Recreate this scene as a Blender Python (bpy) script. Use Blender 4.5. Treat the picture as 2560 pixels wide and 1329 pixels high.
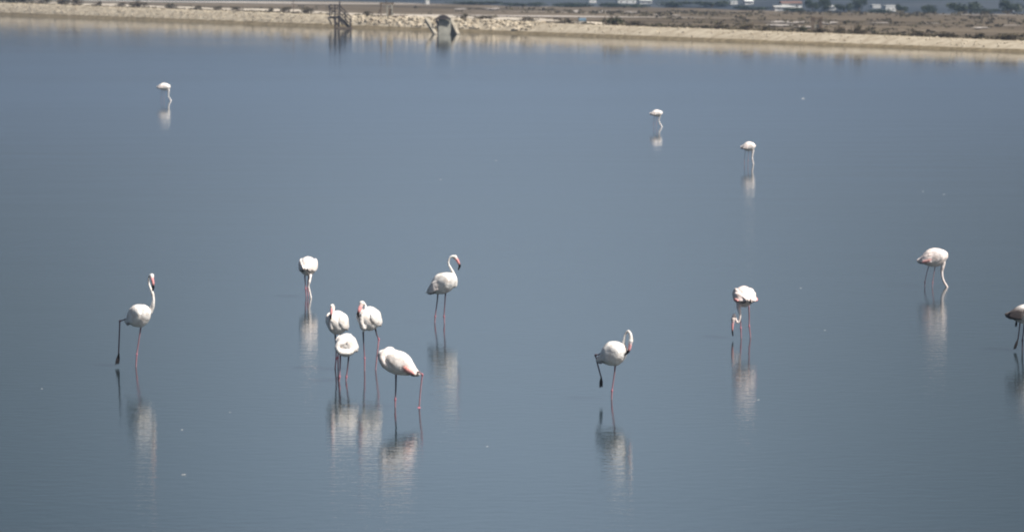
import bpy, bmesh, math, random
from mathutils import Vector, Matrix, noise
from mathutils.kdtree import KDTree

for o in list(bpy.data.objects):
    bpy.data.objects.remove(o)
S = bpy.context.scene
C = S.collection
random.seed(7)
R = math.radians

# ------------------------------------------------------------------ camera
F = 9000.0                      # focal length in photograph pixels (2560 wide)
HOR = -80.0                     # pixel row of the horizon, above the frame
H = 5.68                        # camera height over the water
PITCH = math.atan((664.5 - HOR) / F)
cam_d = bpy.data.cameras.new('camera')
cam = bpy.data.objects.new('camera', cam_d)
C.objects.link(cam)
cam.location = (0, 0, H)
cam.rotation_euler = (math.pi / 2 - PITCH, 0, 0)
cam_d.sensor_width = 36
cam_d.lens = 36 * F / 2560
cam_d.clip_start = 1
cam_d.clip_end = 30000
cam_d.dof.use_dof = True
cam_d.dof.focus_distance = 56
cam_d.dof.aperture_fstop = 3.4
S.camera = cam

# ------------------------------------------------------------------ light
SUN_EL, SUN_AZ = 52, -26        # azimuth measured from +X towards +Y
S.view_settings.view_transform = 'Standard'
S.view_settings.look = 'None'
S.view_settings.exposure = 0.40
S.view_settings.gamma = 1
S.cycles.filter_width = 2.0
S.cycles.max_bounces = 8
S.cycles.volume_bounces = 0
W = bpy.data.worlds.new('World')
S.world = W
W.use_nodes = True
nt = W.node_tree
bg = nt.nodes['Background']
sky = nt.nodes.new('ShaderNodeTexSky')
sky.sky_type = 'NISHITA'
sky.sun_disc = False
sky.sun_elevation = R(SUN_EL)
sky.sun_rotation = R(90 - SUN_AZ)
sky.altitude = 0
sky.air_density = 1.0
sky.dust_density = 5.0
sky.ozone_density = 1.8
# soft bright sky patch, added so the water reflects lighter in the middle
def wn(t, **k):
    x = nt.nodes.new(t)
    for a_, b_ in k.items(): setattr(x, a_, b_)
    return x
def wm(op, a_, b_=None, c_=None):
    x = wn('ShaderNodeMath', operation=op)
    for i_, v_ in enumerate((a_, b_, c_)):
        if v_ is None: continue
        if isinstance(v_, (int, float)): x.inputs[i_].default_value = v_
        else: nt.links.new(v_, x.inputs[i_])
    return x.outputs[0]
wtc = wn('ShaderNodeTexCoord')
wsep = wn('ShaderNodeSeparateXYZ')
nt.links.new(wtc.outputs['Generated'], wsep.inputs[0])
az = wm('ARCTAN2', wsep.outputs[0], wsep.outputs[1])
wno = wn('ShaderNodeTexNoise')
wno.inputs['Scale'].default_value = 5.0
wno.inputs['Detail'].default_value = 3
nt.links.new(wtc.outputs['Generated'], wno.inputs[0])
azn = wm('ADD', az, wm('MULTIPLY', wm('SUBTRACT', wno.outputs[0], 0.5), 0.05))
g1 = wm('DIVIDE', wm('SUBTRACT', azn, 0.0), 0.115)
sky_patch = wm('EXPONENT', wm('MULTIPLY', wm('MULTIPLY', g1, g1), -1.0))
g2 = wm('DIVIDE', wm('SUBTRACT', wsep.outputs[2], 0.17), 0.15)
sky_patch = wm('MULTIPLY', sky_patch, wm('EXPONENT', wm('MULTIPLY', wm('MULTIPLY', g2, g2), -1.0)))
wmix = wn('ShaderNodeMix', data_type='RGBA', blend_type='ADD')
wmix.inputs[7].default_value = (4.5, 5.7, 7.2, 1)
nt.links.new(sky_patch, wmix.inputs[0])
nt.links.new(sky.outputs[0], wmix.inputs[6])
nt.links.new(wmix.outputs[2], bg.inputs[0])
bg.inputs[1].default_value = 0.05
sd = bpy.data.lights.new('sun', 'SUN')
sd.energy = 5.0
sd.angle = R(0.5)
sd.color = (1.0, 0.955, 0.89)
sun = bpy.data.objects.new('sun', sd)
C.objects.link(sun)
sv = Vector((math.cos(R(SUN_EL)) * math.cos(R(SUN_AZ)), math.cos(R(SUN_EL)) * math.sin(R(SUN_AZ)), math.sin(R(SUN_EL))))
sun.rotation_euler = sv.to_track_quat('Z', 'Y').to_euler()

# ------------------------------------------------------------------ helpers
FWD = Vector((0, math.cos(PITCH), -math.sin(PITCH)))
UP = Vector((0, math.sin(PITCH), math.cos(PITCH)))

def ray(px, py):
    return Vector((1, 0, 0)) * ((px - 1280) / F) + UP * ((664.5 - py) / F) + FWD

def on_plane(px, py, z=0.0):                 # the point of the level plane z seen at a pixel of the photograph
    d = ray(px, py)
    return Vector((0, 0, H)) + d * ((z - H) / d.z)

def at_depth(px, py, Y):
    d = ray(px, py)
    return Vector((0, 0, H)) + d * (Y / d.y)

def tag(o, label=None, cat=None, group=None, kind=None):
    if label: o['label'] = label
    if cat: o['category'] = cat
    if group: o['group'] = group
    if kind: o['kind'] = kind
    return o

def empty(name, loc, rz=0.0, label=None, cat=None, group=None):
    o = bpy.data.objects.new(name, None)
    C.objects.link(o)
    o.location = loc
    o.rotation_euler = (0, 0, rz)
    o.empty_display_size = 0.2
    return tag(o, label, cat, group)

def obj(name, bm, m, parent=None, smooth=False, loc=None):
    me = bpy.data.meshes.new(name)
    bm.normal_update()
    bm.to_mesh(me)
    bm.free()
    for x in (m if isinstance(m, (list, tuple)) else [m]):
        me.materials.append(x)
    if smooth:
        for p in me.polygons: p.use_smooth = True
    o = bpy.data.objects.new(name, me)
    C.objects.link(o)
    if parent: o.parent = parent
    if loc is not None: o.location = loc
    return o

def mat(name, col, rough=0.8, col2=None, scale=5.0, stretch=(1, 1, 1), bump=0.0, bscale=None, spec=0.3, lo=0.35, hi=0.65, detail=5):
    m = bpy.data.materials.new(name)
    m.use_nodes = True
    n, l = m.node_tree.nodes, m.node_tree.links
    p = n['Principled BSDF']
    p.inputs['Roughness'].default_value = rough
    p.inputs['Specular IOR Level'].default_value = spec
    p.inputs['Base Color'].default_value = (*col, 1)
    if col2 or bump:
        tc = n.new('ShaderNodeTexCoord')
        mp = n.new('ShaderNodeMapping')
        mp.inputs['Scale'].default_value = stretch
        l.new(tc.outputs['Object'], mp.inputs[0])
    if col2:
        nz = n.new('ShaderNodeTexNoise')
        nz.inputs['Scale'].default_value = scale
        nz.inputs['Detail'].default_value = detail
        l.new(mp.outputs[0], nz.inputs[0])
        r = n.new('ShaderNodeValToRGB')
        r.color_ramp.elements[0].position = lo
        r.color_ramp.elements[0].color = (*col, 1)
        r.color_ramp.elements[1].position = hi
        r.color_ramp.elements[1].color = (*col2, 1)
        l.new(nz.outputs[0], r.inputs[0])
        l.new(r.outputs[0], p.inputs['Base Color'])
    if bump:
        nb = n.new('ShaderNodeTexNoise')
        nb.inputs['Scale'].default_value = bscale or scale * 3
        nb.inputs['Detail'].default_value = 4
        l.new(mp.outputs[0], nb.inputs[0])
        b = n.new('ShaderNodeBump')
        b.inputs['Strength'].default_value = bump
        b.inputs['Distance'].default_value = 0.02
        l.new(nb.outputs[0], b.inputs['Height'])
        l.new(b.outputs[0], p.inputs['Normal'])
    return m

def add_box(bm, c, s, rot=None):
    r = bmesh.ops.create_cube(bm, size=1)
    M = Matrix.Translation(Vector(c)) @ (rot.to_4x4() if rot else Matrix()) @ Matrix.Diagonal((*s, 1))
    bmesh.ops.transform(bm, matrix=M, verts=r['verts'])

def add_bar(bm, a, b, w, h=None):
    a, b = Vector(a), Vector(b)
    d = b - a
    add_box(bm, (a + b) / 2, (w, h or w, d.length), d.to_track_quat('Z', 'Y').to_matrix())

def add_prism(bm, pts, off):                 # polygon pts extruded by vector off
    a = [bm.verts.new(Vector(p)) for p in pts]
    b = [bm.verts.new(Vector(p) + Vector(off)) for p in pts]
    n = len(pts)
    bm.faces.new(a[::-1]); bm.faces.new(b)
    for i in range(n):
        bm.faces.new((a[i], a[(i + 1) % n], b[(i + 1) % n], b[i]))
    bmesh.ops.recalc_face_normals(bm, faces=bm.faces)

def catmull(P, n):
    P = [list(p) for p in P]
    Q = [P[0]] + P + [P[-1]]
    out = []
    for i in range(1, len(Q) - 2):
        for k in range(n):
            t = k / n
            out.append([0.5 * ((2 * b) + (-a + c) * t + (2 * a - 5 * b + 4 * c - d) * t * t + (-a + 3 * b - 3 * c + d) * t ** 3)
                        for a, b, c, d in zip(Q[i - 1], Q[i], Q[i + 1], Q[i + 2])])
    out.append(P[-1])
    return out

def loft(bm, sections, seg=16, cols=None, layer=None):
    """sections: (centre, radius_side, radius_up, side_vec, up_vec); closed at both ends"""
    rings = []
    for k, (c, rs, ru, s, u) in enumerate(sections):
        ring = []
        for i in range(seg):
            a = 2 * math.pi * i / seg
            v = bm.verts.new(c + s * (rs * math.cos(a)) + u * (ru * math.sin(a)))
            if layer is not None: v[layer] = cols[k]
            ring.append(v)
        rings.append(ring)
    for a, b in zip(rings, rings[1:]):
        for i in range(seg):
            bm.faces.new((a[i], a[(i + 1) % seg], b[(i + 1) % seg], b[i]))
    bm.faces.new(rings[0][::-1]); bm.faces.new(rings[-1])

def tube(bm, pts, rad, col, layer, n=6, seg=12, flat=1.0):
    """smooth tube through pts; rad and col per point"""
    Z = catmull([list(p) + [r] + list(c) for p, r, c in zip(pts, rad, col)], n)
    P = [Vector(z[:3]) for z in Z]
    secs, cc = [], []
    side = None
    for i, z in enumerate(Z):
        t = (P[min(i + 1, len(P) - 1)] - P[max(i - 1, 0)])
        if t.length < 1e-7: t = Vector((0, 0, 1))
        t.normalize()
        if side is None:
            side = t.cross(Vector((0, 1, 0.01)))
            if side.length < 1e-3: side = Vector((1, 0, 0))
        side = (side - t * side.dot(t)).normalized()
        up = t.cross(side)
        r = max(z[3], 0.0008)
        secs.append((P[i], r, r * flat, side, up))
        cc.append(tuple(z[4:8]))
    loft(bm, secs, seg, cc, layer)

# ------------------------------------------------------------------ materials
def water_material():
    m = bpy.data.materials.new('salt_pan_water')
    m.use_nodes = True
    n, l = m.node_tree.nodes, m.node_tree.links
    p = n['Principled BSDF']
    p.inputs['Base Color'].default_value = (0.014, 0.026, 0.031, 1)
    p.inputs['Roughness'].default_value = 0.03
    p.inputs['IOR'].default_value = 1.42
    tc = n.new('ShaderNodeTexCoord')
    def layer(sx, sy, scale, detail, rough=0.5):
        mp = n.new('ShaderNodeMapping')
        mp.inputs['Scale'].default_value = (sx, sy, 1)
        l.new(tc.outputs['Object'], mp.inputs[0])
        nz = n.new('ShaderNodeTexNoise')
        nz.inputs['Scale'].default_value = scale
        nz.inputs['Detail'].default_value = detail
        nz.inputs['Roughness'].default_value = rough
        l.new(mp.outputs[0], nz.inputs[0])
        return nz.outputs[0]
    a0 = layer(1.0, 1.9, 3.0, 4, 0.62)   # hand-wide ripples
    # a light breeze ruffles the near water, the far water lies calmer
    sx = n.new('ShaderNodeSeparateXYZ')
    l.new(tc.outputs['Object'], sx.inputs[0])
    mr = n.new('ShaderNodeMapRange'); mr.interpolation_type = 'SMOOTHSTEP'
    l.new(sx.outputs[1], mr.inputs[0])
    for k_, v_ in zip((1, 2, 3, 4), (46, 120, 1.0, 0.30)): mr.inputs[k_].default_value = v_
    am = n.new('ShaderNodeMath'); am.operation = 'MULTIPLY'
    gust = layer(0.6, 1.0, 0.05, 3)      # uneven patches where the air touches the water
    gm = n.new('ShaderNodeMapRange')
    l.new(gust, gm.inputs[0])
    for k_, v_ in zip((1, 2, 3, 4), (0.35, 0.65, 0.70, 1.25)): gm.inputs[k_].default_value = v_
    gx = n.new('ShaderNodeMath'); gx.operation = 'MULTIPLY'
    l.new(gm.outputs[0], gx.inputs[0]); l.new(mr.outputs[0], gx.inputs[1])
    l.new(a0, am.inputs[0]); l.new(gx.outputs[0], am.inputs[1])
    a = am.outputs[0]
    b = layer(0.5, 1.0, 0.35, 1)         # slow swell
    mul = n.new('ShaderNodeMath'); mul.operation = 'MULTIPLY_ADD'
    l.new(b, mul.inputs[0]); mul.inputs[1].default_value = 1.2
    l.new(a, mul.inputs[2])
    bp = n.new('ShaderNodeBump')
    bp.inputs['Strength'].default_value = 1.0
    bp.inputs['Distance'].default_value = 0.0048
    l.new(mul.outputs[0], bp.inputs['Height'])
    l.new(bp.outputs[0], p.inputs['Normal'])
    return m

M_water = water_material()
M_bank = mat('limestone_rubble', (0.33, 0.275, 0.195), 0.9, (0.47, 0.41, 0.31), 1.2, bump=0.7, bscale=6)
M_wet = mat('algae_stained_shore', (0.15, 0.115, 0.06), 0.7, (0.27, 0.215, 0.13), 2.0)
M_stone = mat('pale_stone', (0.30, 0.25, 0.18), 0.9, (0.54, 0.47, 0.36), 0.9, bump=0.6, bscale=8)
M_track = mat('pale_gravel_track', (0.36, 0.31, 0.25), 0.95, (0.50, 0.45, 0.37), 0.22, bump=0.5, bscale=3)
M_conc = mat('weathered_concrete', (0.25, 0.245, 0.21), 0.85, (0.36, 0.35, 0.30), 2.5, bump=0.5, bscale=14)
M_concl = mat('bleached_concrete', (0.27, 0.24, 0.19), 0.85, (0.38, 0.34, 0.27), 2.5, bump=0.5, bscale=14)
M_steel = mat('rusty_dark_steel', (0.035, 0.035, 0.04), 0.6, (0.09, 0.07, 0.06), 6)
M_wood = mat('old_timber', (0.10, 0.075, 0.055), 0.85, (0.20, 0.16, 0.12), 4)
M_blue = mat('faded_blue_plastic', (0.10, 0.16, 0.22), 0.5, (0.16, 0.24, 0.30), 4)
M_wall = mat('whitewashed_wall', (0.62, 0.62, 0.60), 0.85, (0.78, 0.78, 0.75), 1.0)
M_roofp = mat('pale_sheet_roof', (0.42, 0.42, 0.40), 0.7, (0.55, 0.55, 0.52), 1.0)
M_roofr = mat('red_tile_roof', (0.14, 0.085, 0.07), 0.8, (0.19, 0.115, 0.095), 1.5)
M_dark = mat('dark_opening', (0.03, 0.03, 0.035), 0.5, (0.05, 0.05, 0.055), 3)
M_scrub = mat('dry_scrub_leaves', (0.055, 0.045, 0.028), 0.9, (0.13, 0.11, 0.065), 3.0)
M_green = mat('saltbush_leaves', (0.045, 0.050, 0.022), 0.9, (0.10, 0.10, 0.05), 3.0)
M_leaf = mat('dark_tree_leaves', (0.020, 0.032, 0.018), 0.8, (0.06, 0.075, 0.035), 1.2)
M_twig = mat('bare_twigs', (0.10, 0.075, 0.055), 0.9, (0.18, 0.14, 0.11), 4)
M_trunk = mat('tree_bark', (0.07, 0.055, 0.04), 0.9, (0.12, 0.10, 0.08), 3)
M_feather = mat('white_feather', (0.75, 0.73, 0.70), 0.7, (0.85, 0.84, 0.82), 20)

# ------------------------------------------------------------------ shoreline frame
A0, B0 = on_plane(0, 38), on_plane(2560, 131)
TD = (B0 - A0).normalized()                   # along the shore, left to right
ND = Vector((-TD.y, TD.x, 0))                 # away from the water
LEN = (B0 - A0).length

def shore(t, d, z=0.0):
    return A0 + TD * t + ND * d + Vector((0, 0, z))

def t_of(px, off=0.0):                        # where the line d = off parallel to the shore crosses pixel column px
    k = (px - 1280) / F                       # X = k * Y * const along a column (roll-free camera, level line)
    # solve for t numerically
    lo, hi = -400.0, LEN + 150
    for _ in range(50):
        mid = (lo + hi) / 2
        p = shore(mid, off)
        dep = (p - Vector((0, 0, H))).dot(FWD)
        if p.x / dep < k: lo = mid
        else: hi = mid
    return (lo + hi) / 2

def bank_h(t):                                # height of the embankment crest above the water
    u = min(max(t / LEN, -0.3), 1.3)
    return 1.36 - 0.68 * u + 0.05 * noise.noise(Vector((t * 0.05, 3, 0)))

def land_z(t, d):
    """height of the land behind the crest"""
    hb = bank_h(t)
    if d < 9: return hb - 0.05 - 0.55 * max(0, (d - 4.0) / 5.0) ** 1.5
    z0 = hb - 0.60
    z = z0 - 0.30 - 0.0135 * max(0, d - 30)
    z = z if d > 30 else z0 - 0.30 * (d - 9) / 21
    if d > 560:                                # hills rise far behind
        z = z0 - 0.30 - 0.0135 * 530
    return z

# ------------------------------------------------------------------ the setting
bm = bmesh.new()
for q in ((-1500, 0.9), (1500, 0.9)):
    pass
vs = [bm.verts.new(v) for v in (shore(-1600, 0.9), shore(-1600, -1800), shore(1800, -1800), shore(1800, 0.9))]
bm.faces.new(vs)
bmesh.ops.recalc_face_normals(bm, faces=bm.faces)
if bm.faces[:][0].normal.z < 0: bmesh.ops.reverse_faces(bm, faces=bm.faces[:])
tag(obj('water', bm, M_water), kind='structure')

def strip(ts, ds, zf, jitter=None):
    bm = bmesh.new()
    g = []
    for t in ts:
        row = []
        for d in ds:
            p = shore(t, d, zf(t, d))
            row.append(bm.verts.new(p))
        g.append(row)
    for a, b in zip(g, g[1:]):
        for i in range(len(ds) - 1):
            bm.faces.new((a[i], a[i + 1], b[i + 1], b[i]))
    bmesh.ops.recalc_face_normals(bm, faces=bm.faces)
    bm.faces.ensure_lookup_table()
    if bm.faces[0].normal.z < 0: bmesh.ops.reverse_faces(bm, faces=bm.faces[:])
    return bm

def frange(a, b, s):
    n = max(1, int(round((b - a) / s)))
    return [a + (b - a) * i / n for i in range(n + 1)]

def bank_z(t, d):
    hb = bank_h(t)
    if d < 0: z = d * 0.5
    elif d < 2.0:
        u = d / 2.0
        z = hb * (u ** 0.85)
    else: z = hb - 0.02 * (d - 2)
    rough = (0.028 if t > 0.5 * LEN else 0.09) * min(1, max(0, d / 0.4)) * (1 if d < 2.4 else 0.3)
    return z + rough * ((0.2 if t > 0.5 * LEN else 1) * noise.noise(Vector((t * 1.3, d * 2.2, 0))) + 1.0 * noise.noise(Vector((t * 3.1, d * 4.7, 5))))

T0, T1 = -60, LEN + 45
tag(obj('embankment', strip(frange(T0, T1, 0.34), [-1.6, -0.5, -0.1, 0.12, 0.3, 0.5, 0.7, 0.95, 1.2, 1.5, 1.8, 2.1, 2.5, 3.2, 4.0], bank_z), M_bank), kind='structure')
tag(obj('wet_shore', strip(frange(T0, T1, 0.5), [-0.8, -0.2, 0.05, 0.25, 0.52],
        lambda t, d: bank_z(t, d) + 0.06 + 0.06 * noise.noise(Vector((t * 0.4, 9, 0))) if d < 0.5 else bank_z(t, d) - 0.05), M_wet), kind='structure')

def terrain_material():
    m = bpy.data.materials.new('salt_flat_scrubland')
    m.use_nodes = True
    n, l = m.node_tree.nodes, m.node_tree.links
    p = n['Principled BSDF']
    p.inputs['Roughness'].default_value = 0.95
    p.inputs['Specular IOR Level'].default_value = 0.1
    tc = n.new('ShaderNodeTexCoord')
    def nz(scale, detail, st=(1, 1, 1), rough=0.6):
        mp = n.new('ShaderNodeMapping'); mp.inputs['Scale'].default_value = st
        mp.inputs['Rotation'].default_value = (0, 0, -math.atan2(TD.y, TD.x))
        l.new(tc.outputs['Object'], mp.inputs[0])
        x = n.new('ShaderNodeTexNoise'); x.inputs['Scale'].default_value = scale
        x.inputs['Detail'].default_value = detail; x.inputs['Roughness'].default_value = rough
        l.new(mp.outputs[0], x.inputs[0])
        return x.outputs[0]
    def ramp(v, stops):
        r = n.new('ShaderNodeValToRGB')
        while len(r.color_ramp.elements) < len(stops): r.color_ramp.elements.new(0.5)
        for e, (pos, c) in zip(r.color_ramp.elements, stops):
            e.position = pos; e.color = (*c, 1)
        l.new(v, r.inputs[0]); return r.outputs[0]
    base = ramp(nz(0.05, 8, (0.5, 1.4, 1)), [(0.30, (0.045, 0.035, 0.022)), (0.48, (0.092, 0.072, 0.048)), (0.60, (0.14, 0.112, 0.078)), (0.72, (0.22, 0.185, 0.15))])
    salt = ramp(nz(0.022, 6, (0.25, 1.6, 1)), [(0.60, (0, 0, 0)), (0.66, (1, 1, 1))])
    mx = n.new('ShaderNodeMix'); mx.data_type = 'RGBA'
    l.new(salt, mx.inputs[0]); l.new(base, mx.inputs[6]); mx.inputs[7].default_value = (0.48, 0.44, 0.40, 1)
    l.new(mx.outputs[2], p.inputs['Base Color'])
    return m

ds = [3.6, 4.6, 5.6, 6.8, 8, 9, 11, 14, 18, 23, 30] + [30 + 12 * i for i in range(1, 46)] + [640, 800]
def terr(t, d):
    z = land_z(t, d)
    if d < 3.7: return z - 0.25
    return z + 0.10 * noise.noise(Vector((t * 0.11, d * 0.13, 1))) * min(1, d / 10) + 0.5 * noise.noise(Vector((t * 0.012, d * 0.012, 4))) * min(1, max(0, d - 20) / 100)
tag(obj('ground', strip(frange(-1400, 900, 6), ds, terr), terrain_material(), smooth=True), kind='structure')

# gravel track on the crest side of the bank
tt = t_of(1470, 4)
def track_d(t):
    u = (tt - t) / 60.0
    return 3.9 + max(0.0, min(1.0, u)) ** 0.6 * (26 + 7 * noise.noise(Vector((t * 0.03, 1, 0))) + 3 * noise.noise(Vector((t * 0.15, 1, 0))))
bm = bmesh.new()
g = []
for t in frange(T0, tt, 1.2):
    w = track_d(t)
    row = []
    for k in range(13):
        d = 3.7 + (w - 3.7) * k / 12
        z = terr(t, d) + (0.24 + 0.10 * noise.noise(Vector((t * 0.2, d * 0.3, 2))) * 0.5 if 0 < k < 12 else -0.08)
        row.append(bm.verts.new(shore(t, d, z)))
    g.append(row)
for a, b in zip(g, g[1:]):
    for i in range(12): bm.faces.new((a[i], a[i + 1], b[i + 1], b[i]))
bmesh.ops.recalc_face_normals(bm, faces=bm.faces); bm.faces.ensure_lookup_table()
if bm.faces[0].normal.z < 0: bmesh.ops.reverse_faces(bm, faces=bm.faces[:])
tag(obj('track', bm, M_track, smooth=True), kind='structure')

# hills far behind: ridges with real depth, covered in dark scrub
M_hill = mat('haze_blue_maquis', (0.022, 0.032, 0.044), 0.95, (0.052, 0.062, 0.074), 0.03, bump=0.0)  # blue of the distance haze is put into the scrub colour
def terrain_hit(px, py):
    dr = ray(px, py); k = 300.0
    while k < 2400:
        p = Vector((0, 0, H)) + dr * (k / dr.y)
        rel = p - A0
        if terr(rel.dot(TD), rel.dot(ND)) >= p.z: return p
        k += 2
    return p
HS = []
for px, py in ((-900, -6), (0, 0), (800, 3), (1080, 10), (1280, 18), (1600, 20), (1900, 27), (2080, 33), (2560, 37), (3400, 40)):
    p = terrain_hit(px, py)
    HS.append((p.x, min(p.y, 1500), p.z))
HS.sort()
def hill_base(x):
    if x <= HS[0][0]: return HS[0][1:]
    if x >= HS[-1][0]: return HS[-1][1:]
    for a_, b_ in zip(HS, HS[1:]):
        if x <= b_[0]:
            u = (x - a_[0]) / max(1e-6, b_[0] - a_[0])
            return (a_[1] + (b_[1] - a_[1]) * u, a_[2] + (b_[2] - a_[2]) * u)
def hill_start(x):
    return hill_base(x)[0] + 6 * noise.noise(Vector((x * 0.08, 7, 0)))
def hill_z(x, y):
    y0 = hill_start(x)
    v = (y - y0) / (2450 - y0)
    if v < 0: return -50.0
    h = 26 + 12 * noise.noise(Vector((x * 0.0016, 2.0, 0)))
    pr = math.sin(min(1, v * 1.25) * math.pi / 2) ** 0.9
    return hill_base(x)[1] - 0.25 + h * pr * (1 + 0.30 * noise.fractal(Vector((x * 0.004, y * 0.004, 0)), 1.0, 2.0, 6) * min(1, v * 4))
bm = bmesh.new()
g = []
for j in range(71):
    v = (j / 70) ** 1.5
    row = []
    for i in range(261):
        u_ = (i - 130) / 130.0
        x = 260 * u_ + 2340 * u_ ** 3
        y0 = hill_start(x)
        y = y0 + (2450 - y0) * v
        row.append(bm.verts.new((x, y, hill_z(x, y + 1e-3))))
    g.append(row)
for a, b in zip(g, g[1:]):
    for i in range(260):
        bm.faces.new((a[i], a[i + 1], b[i + 1], b[i]))
tag(obj('hills', bm, M_hill, smooth=True), kind='structure')

# ------------------------------------------------------------------ structures on the bank
def spot(px, py, z, back=0.0):
    """camera-facing working frame: origin on level z at the pixel, x to the right, y away, z up"""
    p = on_plane(px, py, z)
    p.y += back
    return p

# steel gangway with railings and a flight of steps down to the water
o = on_plane(847, 72)
sc = F / o.y
def G(px, py, dy=0.0):
    p = at_depth(px, py, o.y + dy)
    return (p.x - o.x, p.y - o.y, p.z)
gw = empty('gangway_steps', (o.x, o.y, 0), 0, 'dark steel gangway with railings and steps going down the bank into the water', 'gangway')
bm = bmesh.new()
a, b = G(824, 44), G(852, 46)
add_box(bm, ((a[0] + b[0]) / 2, 0.75, a[2]), (b[0] - a[0], 1.5, 0.22))
for i in range(9):
    x = a[0] + (b[0] - a[0]) * (i + 0.5) / 9
    add_box(bm, (x, 0.75, a[2] + 0.062), (0.10, 1.48, 0.02))
obj('platform', bm, M_steel, gw)
for dy in (0.0, 1.45):
    for px_, top in ((824, 12), (837, 10), (849, 4)):
        bm = bmesh.new(); add_bar(bm, G(px_, 46, dy), G(px_, top, dy), 0.12); obj('post', bm, M_steel, gw)
    for up in (0.0, 9.0, 18.0):
        bm = bmesh.new(); add_bar(bm, G(824, 12 + up, dy), G(849, 14 + up, dy), 0.075); obj('rail', bm, M_steel, gw)
    for up in (0.0, 9.0, 18.0):
        bm = bmesh.new(); add_bar(bm, G(850, 15 + up, dy), G(877, 43 + up, dy - 0.2), 0.085); obj('handrail', bm, M_steel, gw)
    for px_, y1, y2 in ((863, 58, 28), (877, 72, 42)):
        bm = bmesh.new(); add_bar(bm, G(px_, y1, dy), G(px_, y2, dy), 0.11); obj('post', bm, M_steel, gw)
    bm = bmesh.new(); add_bar(bm, G(824, 20, dy), G(849, 44, dy), 0.08); obj('brace', bm, M_steel, gw)
    bm = bmesh.new(); add_bar(bm, G(851, 46, dy), G(877, 73, dy), 0.13, 0.26); obj('stringer', bm, M_steel, gw)
for i in range(6):
    u = (i + 0.5) / 6
    p = G(851 + 26 * u, 46 + 27 * u)
    bm = bmesh.new(); add_box(bm, (p[0], 0.72, p[2]), (0.26, 1.36, 0.07)); obj('tread', bm, M_steel, gw)
for px_ in (838, 847):
    for dy in (0.05, 1.4):
        bm = bmesh.new(); add_bar(bm, G(px_, 82, dy), G(px_, 46, dy), 0.20); obj('pile', bm, M_steel, gw)
bm = bmesh.new(); p, q = G(838, 72, -0.1), G(880, 74, -0.1); add_box(bm, ((p[0] + q[0]) / 2, 0.3, 0.06), (q[0] - p[0], 1.6, 0.16)); obj('footing', bm, M_wood, gw)

for px_ in (829, 843, 856):
    bm = bmesh.new(); add_bar(bm, G(px_, 62, 0.1), G(px_ - 9, 44, 1.3), 0.10); obj('cross_brace', bm, M_steel, gw)
bm = bmesh.new(); add_bar(bm, G(826, 38, 0.02), G(846, 16, 0.02), 0.07); obj('cross_brace', bm, M_steel, gw)

# concrete outfall: back slab between two sloping wing walls
o = on_plane(1118, 86)
cv = empty('concrete_outfall', (o.x, o.y, 0), 0, 'weathered concrete outfall with sloping wing walls set into the stony bank', 'outfall')
bm = bmesh.new()
p, q = G(1096, 84, 0.4), G(1127, 84, 0.4)
add_prism(bm, [(p[0], 0.5, -0.5), (q[0], 0.5, -0.5), (q[0], 0.9, G(0, 45, 0.9)[2]), (p[0], 0.9, G(0, 45, 0.9)[2])], (0, 0.3, 0))
obj('back_slab', bm, M_conc, cv)
bm = bmesh.new()
T_ = G(1090, 39, 1.2); T2 = G(1126, 40, 1.2)
n_ = 8
arc = [(T_[0] + (T2[0] - T_[0]) * i / n_, 0.55, G(0, 46, .55)[2] + 0.30 * math.sin(math.pi * i / n_)) for i in range(n_ + 1)]
add_prism(bm, arc + [(T2[0] + 0.05, 0.55, arc[0][2] - 0.28), (T2[0] - 0.16, 0.55, arc[0][2] - 0.10), (T_[0] + 0.12, 0.55, arc[0][2] - 0.10), (T_[0] + 0.1, 0.55, arc[0][2] - 0.55), (T_[0] - 0.08, 0.55, arc[0][2] - 0.35)], (0, 0.22, 0))
obj('head_beam', bm, M_steel, cv)
wr = 0.27
bm = bmesh.new()
a = G(1062, 44, 1.8); b = G(1086, 84, -0.4)
add_prism(bm, [a, b, (b[0], b[1], b[2] - 0.3), (a[0], a[1], a[2] - 0.3)], (wr, 0.06, 0))
obj('wing_wall', bm, M_concl, cv)
bm = bmesh.new()
a = G(1124, 46, 1.8); b = G(1142, 84, -0.4)
add_prism(bm, [a, b, (b[0], b[1], -0.6), (a[0], a[1], -0.6)], (wr, 0.06, 0))
obj('wing_wall', bm, M_concl, cv)
bm = bmesh.new()
a = G(1091, 50, 0.3); b = G(1096, 84, 0.3)
add_prism(bm, [(a[0], 0.2, a[2]), (b[0], 0.2, a[2] - .1), (b[0] + .02, 0.2, -0.4), (a[0] + .08, 0.2, 0.3)], (0, 0.25, 0))
obj('guide_slot', bm, M_dark, cv)

# small timber sluice frame on the crest
def crest_point(px, d):
    t = t_of(px, d)
    return shore(t, d, max(bank_z(t, d) if d < 4 else terr(t, d), 0)), t
o, _t = crest_point(967, 3.0)
zg = o.z
o = Vector((o.x, o.y, 0))
sl = empty('sluice', (o.x, o.y, zg), 0, 'small grey timber sluice frame with pale posts standing on the bank crest', 'sluice')
for dx in (-0.55, 0.05, 0.5):
    bm = bmesh.new(); add_box(bm, (dx, 0, 0.62), (0.13, 0.14, 1.3)); obj('post', bm, M_conc if dx > 0 else M_wood, sl)
bm = bmesh.new(); add_box(bm, (0, 0, 1.31), (1.35, 0.2, 0.12)); obj('lintel', bm, M_wood, sl)
bm = bmesh.new(); add_box(bm, (0.27, 0.02, 0.40), (0.30, 0.05, 0.8)); obj('gate_board', bm, M_wood, sl)
bm = bmesh.new(); add_box(bm, (-0.05, 0.0, 1.55), (0.07, 0.07, 0.5)); add_box(bm, (-0.05, 0, 1.78), (0.42, 0.05, 0.05)); obj('winding_gear', bm, M_steel, sl)
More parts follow.
